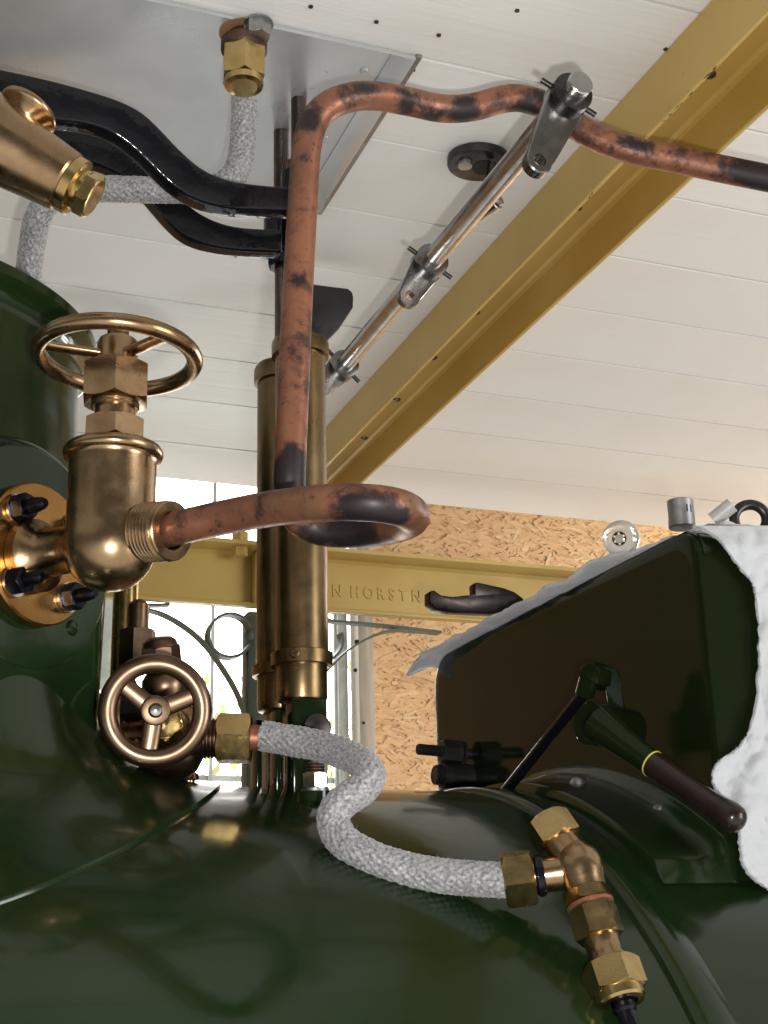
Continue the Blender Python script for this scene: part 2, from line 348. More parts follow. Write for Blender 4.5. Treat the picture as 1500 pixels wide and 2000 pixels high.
for px, py in ((1390, 100), (1376, 112), (1385, 106), (1340, 150), (1325, 165), (1300, 185), (1290, 197), (1318, 172), (1250, 236), (1155, 322), (1148, 330)):
    p = onX(px, py, x1 + .0025); p = V((x1 + .003, p.y, zc(p.y) - .0603)); g.add([p + V((rnd.uniform(-.002, .0018), rnd.uniform(-.006, .006), 0)) for _ in range(4)], [(0, 1, 2, 3)])
part('paint_chips', g, rusty, bm_, kind='stuff', smooth=False)
# cross member
YC = 1.95
cm = thing('cross_member', 'gold painted steel angle across the far end with raised lettering', 'cross member', (1.0, YC, CAM.z + .52))
zt = zrow(onY(640, 1085, YC).x, YC, 1085); zb = zrow(onY(640, 1196, YC).x, YC, 1196)
g = G(); R = []
for X in (.05, 2.2):
    R.append([V((X, YC, zb)), V((X, YC, zt - .012)), V((X, YC - .004, zt - .007)), V((X, YC - .045, zt - .006)), V((X, YC - .045, zt)), V((X, YC + .008, zt)), V((X, YC + .008, zb))])
part('angle_bar', g.rings(R), gold, cm, sharp=25)
part('bottom_lip', G().box((1.12, YC - .0045, zb + .003), 2.15, .009, .006), gold, cm, bevel=.0012)
q = onY(470, 1082, YC - .03)
part('nut', G().hexa(V((q.x, YC - .026, zt - .0065)), -EZ, .020, .014, .3), gold, cm)
part('bolt_head', G().hexa(V((q.x, YC - .026, zt + .0006)), EZ, .024, .016, .3), gold, cm)
q = onY(497, 1120, YC); part('gusset', G().box((q.x + .025, YC - .012, (zt + zb) / 2 - .003), .060, .022, zt - zb - .012), gold, cm, bevel=.002)
for ch, px in (('I', 634), ('N', 658), ('H', 693), ('O', 720), ('R', 744), ('S', 765), ('T', 787), ('N', 813)):
    py = 1155 + (px - 658) * .068; q = onY(px, py, YC - .0004)
    cu = bpy.data.curves.new('letter', 'FONT'); cu.body = ch; cu.size = .0268; cu.extrude = .0008; cu.bevel_depth = .0005; cu.bevel_resolution = 1; cu.align_x = 'CENTER'; cu.align_y = 'CENTER'
    t = bpy.data.objects.new('tmp', cu); S.collection.objects.link(t); bpy.context.view_layer.update()
    me = bpy.data.meshes.new_from_object(t.evaluated_get(bpy.context.evaluated_depsgraph_get())); bpy.data.objects.remove(t)
    me.transform(Matrix.Rotation(math.pi / 2, 4, 'X')); me.transform(Matrix.Scale(.80, 4, EX)); me.materials.clear(); me.materials.append(gold); me.name = 'letter'
    o = bpy.data.objects.new('letter', me); S.collection.objects.link(o); o.parent = cm; o.location = q - org[cm.name]
# canopy post and scroll brackets
cpX = onY(512, 1300, YC).x
po = part('canopy_post', G().box((cpX, YC + .035, (zb + .9) / 2 + .0), .036, .036, zb - .9 - .002), iron_green, bevel=.004); tag(po, 'pale green square canopy post behind the brass spring tubes', 'post')
def scroll(name, label, sgn, arcpts, rc, rr, tabpts):
    t = thing(name, label, 'bracket', onY(*rc, YC + .02))
    Yb = YC + .02
    def strap(pts, wdt=.020, thk=.003):
        c = cat([onY(px, py, Yb) for px, py in pts], 8); g = G(); R = []
        for i, p in enumerate(c):
            T = (c[min(i + 1, len(c) - 1)] - c[max(i - 1, 0)]).normalized(); n = T.cross(EY).normalized()
            R.append([p + n * thk / 2 - EY * wdt / 2, p - n * thk / 2 - EY * wdt / 2, p - n * thk / 2 + EY * wdt / 2, p + n * thk / 2 + EY * wdt / 2])
        return g.rings(R)
    part('curved_strap', strap(arcpts), iron_green, t, sharp=30)
    ring = []
    for k in range(26):
        a = math.radians(20 + sgn * k * 12.6); ring.append((rc[0] + rr * math.cos(a), rc[1] - rr * math.sin(a)))
    part('ring', strap(ring, .022, .004), iron_green, t, sharp=30)
    part('fixing_tab', strap(tabpts, .015, .004), iron_green, t, sharp=30)
    q = onY(rc[0] + sgn * 40 * 1.0, rc[1] - 2, Yb - .01); part('rivet', G().lathe([(0, .008), (-.006, .006), (-.009, .002)], q, EY, 14), iron_green, t)
scroll('scroll_bracket', 'scrolled iron bracket left of the brass tubes with its whole ring showing', 1, [(258, 1188), (310, 1198), (360, 1225), (402, 1262), (440, 1315), (464, 1358), (480, 1402)], (447, 1243), 42, [(240, 1182), (300, 1183), (330, 1182)])
scroll('scroll_bracket', 'scrolled iron bracket right of the brass tubes crossing the wooden post', -1, [(610, 1345), (640, 1308), (680, 1270), (730, 1242), (780, 1231), (858, 1237)], (624, 1252), 42, [(640, 1214), (740, 1222), (858, 1236)])
# ------------------------------------------------------------------ boiler
AX, AY, AR = 0, CAM.z, 0
DY, DZ, DR = 1.105, CAM.z - .335, .465          # barrel axis (along X), radius
TX, TY = -.042, 1.105                            # vertical dome axis
boiler = thing('boiler', 'dark green enamelled boiler barrel with a tall flared round casing rising at left', 'boiler', (.3, DY, DZ - DR))
def drum(g, xa, xb, r, a0=-30, a1=160, n=96, th=0, m=2):
    R = []
    for j in range(m + 1):
        X = xa + (xb - xa) * j / m
        R.append([V((X, DY - r * math.cos(math.radians(a0 + (a1 - a0) * k / n)), DZ + r * math.sin(math.radians(a0 + (a1 - a0) * k / n)))) for k in range(n + 1)])
    n += 1; f = [(j * n + k, j * n + k + 1, (j + 1) * n + k + 1, (j + 1) * n + k) for j in range(m) for k in range(n - 1)]
    return g.add([p for r_ in R for p in r_], f)
def drum_closed(g, prof, a0=-20, a1=200, n=110, taper=0):   # profile of (X, r), swept round the barrel axis
    R = []
    for k in range(n + 1):
        a = math.radians(a0 + (a1 - a0) * k / n); f = min(1, (a1 - a0) * k / n / taper) if taper else 1
        R.append([V((X, DY - (DR + (r - DR) * f) * math.cos(a), DZ + (DR + (r - DR) * f) * math.sin(a))) for X, r in prof])
    return g.rings(R)
def drum_hit(px, py, r=None):
    r = r or DR; q = P(px, py, 1) - CAM; o = V((0, CAM.y - DY, CAM.z - DZ)); a = q.y ** 2 + q.z ** 2; b = 2 * (o.y * q.y + o.z * q.z); c = o.y ** 2 + o.z ** 2 - r * r
    D = b * b - 4 * a * c
    return CAM + q * ((-b - math.sqrt(max(D, 0))) / (2 * a))
part('barrel', drum(G(), -.9, .478, DR, -40, 200, 150, m=60), green, boiler, origin=(0, DY, DZ - DR))
part('barrel_band', drum_closed(G(), [(.478, DR - .02), (.478, DR + .002), (.4795, DR + .0035), (.507, DR + .0035), (.5085, DR + .002), (.5085, DR - .02)]), green, boiler, sharp=50)
part('smokebox_barrel', drum(G(), .5085, 1.5, DR - .0015, -40, 200, 150, m=20), green, boiler, origin=(1, DY, DZ - DR))
def zs(x, y): return DZ + math.sqrt(max(DR ** 2 - (y - DY) ** 2, 1e-4))
ZT = zs(0, DY)
prof = [(.190, .43), (.193, .39), (.199, .335), (.205, .28), (.213, .225), (.222, .19), (.232, .168), (.244, .153), (.260, .143), (.280, .1372), (.297, .1345), (.312, .1332)]
prof = [(r, z - .13) for r, z in prof]
pc = cat([V((r, z, 0)) for r, z in prof], 5); pc = [(p.x, p.y) for p in pc]
zrim = .352
g = G(); seg = 160; R = []
full = [(.170, zrim + .012), (.2, zrim + .012), (.204, zrim + .009), (.204, zrim + .001), (.201, zrim - .002), (.196, zrim - .004), (.191, zrim - .010), (.190, zrim - .02)] + pc + [(.3124, .0013), (.3126, -.004)]
for r, z in full:
    ring = []; wgt = 1 if z < .01 else max(0, 1 - (z - .01) / .24); wgt = wgt * wgt * (3 - 2 * wgt)
    for k in range(seg):
        a = 2 * math.pi * k / seg; x = TX + r * math.cos(a); y = TY + r * math.sin(a)
        ring.append(V((x, y, ZT + z + wgt * (zs(x, y) - ZT))))
    R.append(ring)
part('flared_casing', g.rings(R), green, boiler, sharp=40)
padn = V((.64, -.77, 0)).normalized(); padc = P(64, 1085, .952)
px_, py_, pz_ = frame(padn, EZ)                                  # px_ up, py_ sideways in the pad plane
def stadium(rad, low, h):
    c = padc - padn * .0075 + padn * h; out = []
    for k in range(25): a = math.pi * k / 24; out.append(c + py_ * (rad * math.cos(a)) + px_ * (rad * math.sin(a)))
    for k in range(1, 9): out.append(c - py_ * (rad * (1 - .04 * k / 8)) - px_ * (low * k / 8))
    for k in range(7, 0, -1): out.append(c + py_ * (rad * (1 - .04 * k / 8)) - px_ * (low * k / 8))
    return out
part('mounting_boss', G().rings([stadium(.089, .12, -.06), stadium(.0885, .12, -.006), stadium(.0875, .12, -.002), stadium(.0850, .12, .0015), stadium(.0810, .12, .0040), stadium(.0760, .12, .0052), stadium(.0700, .12, .0054), stadium(.060, .11, .0054)]), green, boiler, sharp=60)
g = G().lathe([(.002, .0800), (.0058, .0797), (.0064, .0788), (.0064, .070), (.0064, 0)], padc - padn * .0075, padn, 72); part('mounting_pad', g, green, boiler, sharp=30)
for px, py in ((143, 1226),):
    q = P(px, py, 1) - CAM; q = CAM + q * ((padc - CAM).dot(padn) / q.dot(padn)); part('rivet', G().lathe([(-.004, .006), (-.001, .006), (.0012, .0045), (.002, .0015)], q, padn, 16), green, boiler)
for px, py in ((380, 1520),): part('bolt', G().lathe([(-.012, .0045), (.004, .0045), (.005, .008), (.009, .007), (.011, .003)], drum_hit(px, 1545) + V((0, .02, .006)), V((0, -.1, 1)), 20), bronze, boiler)
for px, py in ((118, 1632), (235, 1625)):
    p = drum_hit(px, py); part('rivet', G().lathe([(0, .007), (.002, .006), (.004, .0025)], p, (p - V((p.x, DY, DZ))), 16), green, boiler)
# saddle flange under the tank with rivets
XT = .580
qe = drum_hit(1396, 1712); fa = math.degrees(math.atan2(qe.z - DZ, DY - qe.y))
part('saddle_flange', drum_closed(G(), [(XT - .058, DR - .01), (XT - .058, DR + .006), (XT - .0565, DR + .0085), (XT - .022, DR + .0098), (XT - .010, DR + .0125), (XT - .004, DR + .0195), (XT - .0025, DR + .0225), (XT - .0005, DR + .0235), (XT + .003, DR + .0235), (XT + .003, DR - .01)], fa - 1, 150, 110, 2.2), green, boiler, sharp=45)
for px, py in ((1131, 1531), (1291, 1586)):
    try_r = DR + .0095; p = drum_hit(px, py, try_r); part('dome_bolt', G().lathe([(-.002, .0078), (.001, .0074), (.004, .0058), (.0060, .002)], p, (p - V((p.x, DY, DZ))), 20), steel_dull if px > 1000 else green, boiler)
# ------------------------------------------------------------------ generic fittings
def wheel(parent, c, ax, rad, tr, spokes, hub_r, hub_l, mat, ref=None, a0=0, sw=.006, drop=0.0):
    x, y, z = frame(ax, ref); c = V(c)
    wpart = part('handwheel', G().tube([c + (x * math.cos(2 * math.pi * k / 72) + y * math.sin(2 * math.pi * k / 72)) * rad for k in range(72)], tr, 20, True), mat, parent)
    for i in range(spokes):
        a = a0 + 2 * math.pi * i / spokes; d = x * math.cos(a) + y * math.sin(a); n = z.cross(d)
        A = c + d * hub_r * .5 - z * drop; B = c + d * (rad - tr * .4)
        R = []
        for t, ww in ((0, sw * 1.25), (.15, sw), (.8, sw * .95), (1, sw * 1.2)):
            p = A.lerp(B, t); h = .0032
            R.append([p + (n * math.cos(q) * ww + z * math.sin(q) * h) for q in [2 * math.pi * k / 12 for k in range(12)]])
        part('spoke', G().rings(R), mat, wpart, sharp=60)
    part('hub', G().lathe([(-hub_l * .5, hub_r * .95), (hub_l * .35, hub_r), (hub_l * .46, hub_r * .93), (hub_l * .5, hub_r * .8)], c - z * drop, z, 32), mat, wpart)
    return wpart
def thread(r, L, pitch, depth=.0012):
    out = []; n = int(L / pitch)
    for i in range(n): out += [(i * pitch, r - depth), (i * pitch + pitch * .45, r), (i * pitch + pitch * .62, r)]
    return out + [(n * pitch, r - depth)]
# ------------------------------------------------------------------ main stop valve
B0 = P(215, 1045, .905); bx, by = B0.x, B0.y
def vz(py): return zrow(bx, by, py)
sv = thing('stop_valve', 'large bronze stop valve with a flat handwheel bolted to the green boiler', 'valve', (bx, by, vz(1158)))
k = .905 / F
rb = 88 * k
zb0 = vz(1155)
pr = [(.0304 - .0304 * math.cos(math.radians(q)), .0304 * math.sin(math.radians(q))) for q in (2, 10, 20, 30, 40, 50, 60, 70, 78, 85, 90)]
pr += [(.034, .0303), (.040, .0298), (.048, .0294)]
ct = vz(880) - zb0
pr += [(ct - .0105, .0293), (ct - .0085, .0296), (ct - .0072, .0305), (ct - .0066, .0318), (ct - .0055, .0330), (ct - .0035, .0337), (ct - .0012, .0335), (ct + .0008, .0324), (ct + .0018, .0306), (ct + .002, .018)]
body = part('body', G().lathe(pr, V((bx, by, zb0)), EZ, 64), bronze, sv, sharp=30)
part('bonnet_nut', G().hexa(V((bx, by, vz(866))), EZ, .0385, vz(822) - vz(866), .38), bronze, sv)
part('gland_thread', G().lathe([(h, r) for h, r in [(0, .0135), (vz(800) - vz(824), .0135)]] + [(vz(800) - vz(824) + h, r) for h, r in thread(.0165, .010, .0025, .001)] + [(.03, .0160)], V((bx, by, vz(824))), EZ, 40), bronze, sv)
part('gland_nut', G().hexa(V((bx, by, vz(790))), EZ, .0425, vz(716) - vz(790), .33), bronze, sv)
part('stem', G().lathe([(0, .0075), (.03, .0075)], V((bx, by, vz(720))), EZ, 24), bronze_dark, sv)
wc = V((bx, by, 0)); wc.z = vz(697)
wheel(sv, wc, V((.035, .02, 1)), .0535, .0058, 3, .0142, .026, bronze, ref=EX, a0=math.radians(60), sw=.0056)
part('inlet_neck', G().lathe([(-.07, .0255), (-.062, .0255), (-.056, .0180), (-.050, .0162), (-.036, .0160), (-.028, .0172), (-.020, .0215)], B0 - EZ * .004, padn, 48), bronze, sv)
fc = padc - padn * .001
fl = part('flange', G().lathe([(0, .0500), (.0012, .0508), (.0085, .0508), (.0100, .0495), (.0105, .018)], fc, padn, 72), flange_mat, sv, sharp=40)
fx, fy, fz = frame(padn, EZ)
for a in (48, 135, 225, 312):
    a = math.radians(a); c = fc + (fx * math.cos(a) + fy * math.sin(a)) * .0372 + padn * .0106
    b = part('bolt', G().lathe([(0, .0052), (.019, .0052), (.024, .0042), (.0262, .0028)], c, padn, 24), black_bolt, fl)
    part('washer', G().lathe([(0, .0108), (.0022, .0108)], c, padn, 28), steel, fl); part('nut', G().hexa(c + padn * .0023, padn, .0172, .0092, a * 1.7), black_bolt, fl)
od = V((.83, -.56, 0)).normalized(); oc = P(285, 1040, .893)
od = (P(352, 1036, .876) - oc).normalized()
part('outlet_neck', G().lathe([(-.035, .0205), (-.012, .0180), (-.004, .0172), (0, .0172)], oc, od, 40), bronze, sv)
part('outlet_thread', G().lathe([(0, .0165)] + thread(.0200, .0235, .0030, .0019) + [(.0242, .0196), (.0250, .0188), (.0250, .0152), (.0248, .0126), (.012, .0122)], oc - od * .001, od, 56), bronze, sv, sharp=25)
# ------------------------------------------------------------------ copper pipe
cp = [(320, 1038, .886), (360, 1028, .878), (450, 1008, .862), (540, 992, .838), (640, 982, .812), (720, 982, .800), (775, 990, .808), (803, 1003, .838), (801, 1016, .872), (770, 1028, .902), (720, 1036, .925), (665, 1039, .938), (615, 1031, .942), (580, 1008, .938), (567, 965, .934), (566, 910, .936), (573, 760, .957), (580, 600, .982), (588, 450, 1.005), (594, 350, 1.018), (599, 290, 1.024), (612, 240, 1.032), (642, 206, 1.04), (690, 189, 1.05), (740, 188, 1.065), (800, 199, 1.085), (865, 212, 1.105), (925, 209, 1.115), (985, 193, 1.122), (1030, 194, 1.127), (1080, 215, 1.13), (1125, 246, 1.13), (1175, 274, 1.125), (1235, 294, 1.12), (1310, 309, 1.12), (1400, 328, 1.12), (1540, 356, 1.12)]
pts = resample(cat([P(*p) for p in cp], 10), .0035)
pp = part('copper_pipe', G().tube(pts, .0112, 40), copper)
blobs = [(P(*q[:3]), q[3], q[4]) for q in ((345, 1035, .88, .016, .9), (520, 985, .835, .010, .6), (600, 975, .82, .010, .4), (700, 1000, .795, .018, .9), (755, 1005, .80, .015, .9), (812, 985, .82, .010, .6), (565, 940, .925, .016, 1), (572, 895, .925, .013, .9), (660, 1050, .925, .030, .9), (740, 1040, .92, .02, .7), (583, 545, .98, .010, .5), (588, 640, .97, .016, .4), (580, 740, .955, .025, .35), (605, 225, 1.02, .014, .7), (625, 250, 1.02, .012, .4), (700, 180, 1.04, .022, .55), (795, 200, 1.07, .014, .8), (845, 225, 1.09, .014, .7), (905, 222, 1.10, .014, 1), (1010, 205, 1.12, .022, .6), (1100, 240, 1.12, .030, .5), (1240, 285, 1.11, .018, .5), (1320, 320, 1.11, .012, .5), (1480, 345, 1.11, .036, 1), (600, 300, 1.01, .008, .5))]
at_ = pp.data.attributes.new('tarnish', 'FLOAT', 'POINT'); of = org[pp.name]
for v_ in pp.data.vertices:
    q = v_.co + of; at_.data[v_.index].value = 1.4 * sum(h * math.exp(-((q - c_).length / r_) ** 2 * 1.4) for c_, r_, h in blobs)
tag(pp, 'mottled oxidised copper pipe looping out of the large valve and up under the ceiling', 'pipe')
# ------------------------------------------------------------------ brass spring tubes
def vline(px, py, d): p = P(px, py, d); return p.x, p.y
def spring_tube(label, px, d, rows, rodtop, col):
    X, Y = vline(px, 1000, d); z = lambda py: zrow(X, Y, py); ctop, cbot, kt, kb, kbot = rows
    t = thing('spring_tube', label, 'spring tube', (X, Y, z(kbot)), 'brass spring tubes standing on the boiler'); r = .0214
    part('tube', G().lathe([(0, r), (z(ctop) - z(kb) + .002, r)], V((X, Y, z(kb) - .001)), EZ, 56), brass_tube, t)
    part('top_cap', G().lathe([(0, r + .0003), (.0006, r + .0030), (.0125, r + .0032), (.0150, r + .0022), (.0158, r - .002), (.0160, .008)], V((X, Y, z(cbot))), EZ, 56), brass_tube, t, sharp=30)
    part('bottom_collar', G().lathe([(-.0006, r), (0, r + .0030), (z(kt) - z(kb) - .001, r + .0034), (z(kt) - z(kb), r + .001)], V((X, Y, z(kb))), EZ, 56), brass_tube, t, sharp=30)
    part('end_plug', G().lathe([(0, r - .004), (.001, r - .002), (.0035, r - .0012), (z(kb) - z(kbot) - .001, r - .0012)], V((X, Y, z(kbot))), EZ, 48), brass_tube, t, sharp=30)
    q = V((X, Y, (z(kt) + z(kb)) / 2)); dd = (CAM - q); dd.z = 0; dd.normalize(); n2 = (dd + EX * -.25).normalized()
    s = part('screw', G().lathe([(0, .0042), (.002, .0040), (.0028, .0030)], q + n2 * (r + .0028), n2, 18), brass_tube, t)
    part('slot', G().box(q + n2 * (r + .0058), .0058, .0010, .0012, n2.cross(EZ).normalized(), n2, EZ), dark_hole, s)
    rz0 = z(ctop) - .002; rz1 = z(rodtop); mid = rz1 - .07
    part('threaded_rod', G().lathe([(0, .0062), (mid - rz0, .0062)] + [(mid - rz0 + h, rr) for h, rr in thread(.0072, rz1 - mid - .003, .0018, .0011)] + [(rz1 - rz0, .0045)], V((X, Y, rz0)), EZ, 24), rod_m, t)
    return t, X, Y, z
t1, X1, Y1, z1 = spring_tube('front brass spring tube directly behind the upright copper pipe', 588, 1.12, (668, 700, 1275, 1302, 1372), 178, None)
t2, X2, Y2, z2 = spring_tube('rear brass spring tube half hidden, just left behind the front tube', 550, 1.172, (718, 752, 1300, 1322, 1392), 248, None)
# feet of the tubes
for (t, X, Y, z, kb, ky) in ((t1, X1, Y1, z1, 1372, 1532), (t2, X2, Y2, z2, 1392, 1532)):
    zz0 = z(ky) - .01; zz1 = z(kb) + .001
    part('clevis_block', G().box((X + .001, Y - .003, (zz0 + zz1) / 2), .0285, .030, zz1 - zz0), green_tank, t, bevel=.002)
    part('clevis_pin', G().lathe([(0, .0115), (.003, .0110), (.0042, .008)], V((X + .006, Y - .0180, zz1 - .024)), -EY, 28), steel_dark, t)
    part('side_strap', G().box((X - .0165 - .004, Y + .004, (zz0 + zz1) / 2 - .004), .0045, .020, zz1 - zz0 - .008), green_tank, t, bevel=.001)
p = P(615, 1538, 1.008)
b = thing('stud_bolt', 'short threaded stud with a bright hexagon nut beside the foot of the front tube', 'bolt', p)
part('stud', G().lathe(thread(.0075, .050, .0022, .0010), p - EZ * .030, EZ, 24), rusty, b); part('nut', G().hexa(p - EZ * .0010, EZ, .0175, .0115, .2), steel, b); part('washer', G().lathe([(0, .0105), (.0022, .0105)], p - EZ * .0033, EZ, 28), steel_dull, b); part('boss', G().lathe([(-.03, .013), (0, .013)], p - EZ * .0036, EZ, 28), green, b)
# black levers onto the rods
def lever(label, top, bot, dfun, thk, rodX, rodY):
    t = thing('safety_lever', label, 'lever', P(top[-1][0], bot[-1][1], dfun(top[-1][0])), 'black levers reaching to the spring tubes')
    A = cat([P(x, y, dfun(x)) for x, y in top], 6); B = cat([P(x, y, dfun(x)) for x, y in bot], 6); n = 64
    A = resample(A, .006); m = len(A); L = sum((a - b).length for a, b in zip(B, B[1:])); B = resample(B, L / (m - .5)); B = (B + [B[-1]] * m)[:m]
    part('bar', G().rings([[a, b, b + EY * thk, a + EY * thk] for a, b in zip(A, B)]), black, t, bevel=.0022, bseg=3, sharp=50)
    return t
d1 = lambda x: 1.005 + .10 * max(0, min(1, (x + 50) / 640)); d2 = lambda x: 1.20 - .045 * max(0, min(1, (x - 50) / 500))
l1 = lever('upper black enamelled lever arm sweeping in front of the wrapped pipe', [(-60, 124), (0, 134), (100, 156), (200, 184), (250, 203), (282, 222), (312, 250), (350, 290), (390, 325), (430, 345), (475, 356), (555, 364), (622, 366)],
      [(-60, 222), (0, 226), (60, 228), (115, 234), (170, 241), (218, 258), (262, 290), (298, 325), (328, 354), (362, 378), (402, 395), (455, 406), (545, 410), (622, 412)], d1, .016, X1, Y1)
l2 = lever('lower black enamelled lever arm passing behind the wrapped pipe', [(-60, 240), (0, 240), (60, 240), (110, 244), (190, 254), (240, 272), (285, 305), (320, 345), (350, 380), (385, 412), (430, 434), (480, 444), (552, 447)],
      [(-60, 300), (0, 302), (60, 304), (120, 310), (180, 318), (230, 338), (268, 366), (300, 402), (328, 434), (358, 460), (395, 476), (455, 487), (552, 492)], d2, .014, X2, Y2)
for (t, X, Y, z, rows) in ((l1, X1, Y1, z1, (340, 408)), (l2, X2, Y2, z2, (425, 500))):
    part('rod_boss', G().lathe([(0, .0145), (.002, .0165), (z(rows[0]) - z(rows[1]) - .002, .0165), (z(rows[0]) - z(rows[1]), .014)], V((X, Y, z(rows[1]))), EZ, 32), black, t, sharp=40)
    part('lock_nut', G().hexa(V((X, Y, z(rows[0]))), EZ, .0225, .011, .3), bronze_dark, t)
    part('adjusting_nut', G().hexa(V((X, Y, z(rows[1]) - .0125)), EZ, .0225, .012, .1), black_bolt, t)
# ------------------------------------------------------------------ lagged pipes
def braid(a, s):
    u = a * 14; v = s / .0034 * math.pi
    return .0009 * (abs(math.sin(u * .5 + v * .5)) + abs(math.sin(u * .5 - v * .5))) - .0010 + .0004 * noise.noise(V((math.cos(a) * 2, math.sin(a) * 2, s * 90)))
def wrapped(name, label, ctrl, r, fuzz=500, seed=1):
    c = resample(cat([P(*p) for p in ctrl], 10), .0009)
    o = part(name, G().tube(c, r, 64, fn=braid), lag, sharp=80); tag(o, label, 'pipe')
    rnd = random.Random(seed); g = G()
    for i in range(fuzz):
        j = rnd.randrange(1, len(c) - 1); T = (c[j + 1] - c[j - 1]).normalized(); x, y, z = frame(T); a = rnd.uniform(0, 6.28); n = x * math.cos(a) + y * math.sin(a)
        p = c[j] + n * (r - .0003); d = (n + T * rnd.gauss(0, .9) + T.cross(n) * rnd.gauss(0, .9)).normalized(); L = rnd.uniform(.001, .0035); s_ = d.cross(n + V((.01, .3, .2))).normalized() * .00013
        q = p + d * L * .6; e = q + (d + T * rnd.gauss(0, .6)).normalized() * L * .5; g.add([p - s_, p + s_, q + s_, q - s_, e], [(0, 1, 2, 3), (3, 2, 4)])
    f = part('loose_fibres', g, lag, o, kind='stuff', smooth=False); return o, c
wrapped('wrapped_pipe', 'silvery fibre wrapped pipe snaking over the boiler between two brass nuts', [(513, 1437, .985), (560, 1445, .98), (620, 1456, .97), (672, 1472, .95), (708, 1492, .93), (722, 1516, .915), (708, 1540, .91), (675, 1562, .905), (653, 1588, .90), (655, 1620, .895), (682, 1652, .885), (740, 1682, .875), (820, 1704, .868), (900, 1714, .862), (990, 1719, .855)], .0106, 900)
wrapped('wrapped_pipe', 'grey fibre wrapped pipe hanging from the ceiling nut and running left behind the levers', [(478, 140, 1.17), (477, 220, 1.17), (473, 290, 1.17), (463, 332, 1.165), (440, 358, 1.158), (405, 370, 1.155), (330, 371, 1.15), (250, 370, 1.148), (190, 369, 1.148), (130, 374, 1.15), (95, 392, 1.155), (74, 425, 1.16), (64, 470, 1.17), (56, 530, 1.18), (52, 600, 1.19)], .0108, 700, 2)
# ceiling nut and bolt
p = onZ(477, 66, H - .0066)
cn = thing('ceiling_union', 'brass hexagon union nut hanging under a rusty ring on the metal sheet', 'pipe union', p)
zt0 = H - .0066; Xn, Yn = p.x, p.y
zz = lambda py: zrow(Xn, Yn, py)
part('rusty_collar', G().lathe([(0, .0175), (.0015, .0195), (.009, .0195), (.0105, .018)], V((Xn, Yn, zz(102))), EZ, 40), rusty, cn)
part('spigot', G().lathe([(0, .0125), (zt0 - zz(90), .0125)], V((Xn, Yn, zz(90))), EZ, 32), rusty, cn)
part('union_nut', G().hexa(V((Xn, Yn, zz(158))), EZ, .0335, zz(98) - zz(158), .32, hole=None), brass, cn); part('nut_skirt', G().lathe([(0, .0115), (.001, .0160), (.006, .0168)], V((Xn, Yn, zz(170))), EZ, 40), brass, cn, sharp=12)
g = G().lathe([(0, .0212), (.0004, .0212)], V((Xn, Yn, zt0 - .0006)), EZ, 40); part('rust_stain', g, simple('rust stain', (.26, .13, .06), .8), cn)
p = onZ(505, 45, H - .0066); part('bolt_head', G().hexa(V((p.x, p.y, H - .0066 - .014)), EZ, .019, .0138, .5), steel_dull, sh); part('washer', G().lathe([(0, .0125), (.0016, .0125)], V((p.x, p.y, H - .0083)), EZ, 28), steel_dull, sh)
# ------------------------------------------------------------------ upper left bronze valve
A = P(-40, 258, .86); Bq = P(138, 360, .86); ax = (Bq - A).normalized(); Lb = (Bq - A).length
tv = thing('relief_valve', 'bronze barrel valve with a round cap knob cut off by the upper left edge', 'valve', A)
part('body', G().lathe([(-.02, .0292), (0, .0285), (Lb * .3, .0250), (Lb - .006, .0202), (Lb - .003, .0199), (Lb - .0015, .0188), (Lb - .0012, .016)], A, ax, 56), bronze, tv, sharp=30)
e = A + ax * (Lb - .0016)
part('end_collar', G().lathe([(0, .0170), (.0005, .0188), (.0065, .0186), (.0074, .0170)], e, ax, 48), brass, tv, sharp=30)
part('plug_neck', G().lathe([(0, .0138), (.005, .0138)], e + ax * .0065, ax, 32), brass, tv); part('plug_nut', G().hexa(e + ax * .0098, ax, .0262, .0092, .25), brass, tv)
ka = (UP * .80 + RIGHT * .43 + FWD * .42).normalized(); kc = P(57, 216, .872)
part('cap_knob', G().lathe([(-.034, .0125), (-.024, .0096), (-.017, .0090), (-.012, .0098), (-.008, .0122), (-.0050, .0154), (-.0032, .0180), (-.0022, .0193), (-.0008, .0197), (.0008, .0193), (.0018, .0180), (.002, .001)], kc, ka, 56), bronze, tv, sharp=50)
# ------------------------------------------------------------------ small angle valve with handwheel
wc = P(303, 1388, .925); va = (CAM - wc + RIGHT * .06 + UP * .02).normalized()
gv = thing('angle_valve', 'small bronze valve with an upright three spoked handwheel facing out', 'valve', P(330, 1500, .99))
wheel(gv, wc, va, .0320, .0067, 3, .0102, .011, bronze_dark, ref=UP, a0=math.radians(-70), sw=.0066)
part('spindle_end', G().lathe([(0, .0052), (.0022, .0050), (.0042, .0036), (.005, .001)], wc + va * .0048, va, 24), steel, gv)
bc = P(338, 1432, 1.0); ga = (wc - bc).normalized()
part('spindle', G().tube([bc, wc], .005, 20), bronze_dark, gv)
part('gland_nut', G().hexa(bc + ga * .036, ga, .026, .012, .2), brass, gv); part('bonnet', G().lathe([(0, .022), (.014, .021), (.018, .0165), (.034, .0150), (.038, .012)], bc, ga, 40), bronze, gv)
part('body', G().lathe([(-.030, .003), (-.028, .012), (-.022, .0205), (-.012, .0255), (0, .027), (.012, .0255), (.022, .0205), (.028, .012)], bc + V((0, .01, -.004)), EZ, 48), bronze_dark, gv)
oa = (P(480, 1443, .985) - P(395, 1442, .985)).normalized()
part('outlet_neck', G().lathe([(-.03, .0135), (.03, .0118)], P(372, 1442, .99), oa, 32), bronze_dark, gv)
part('outlet_thread', G().lathe(thread(.0145, .014, .0026, .0013), P(398, 1442, .987), oa, 40), bronze_dark, gv)
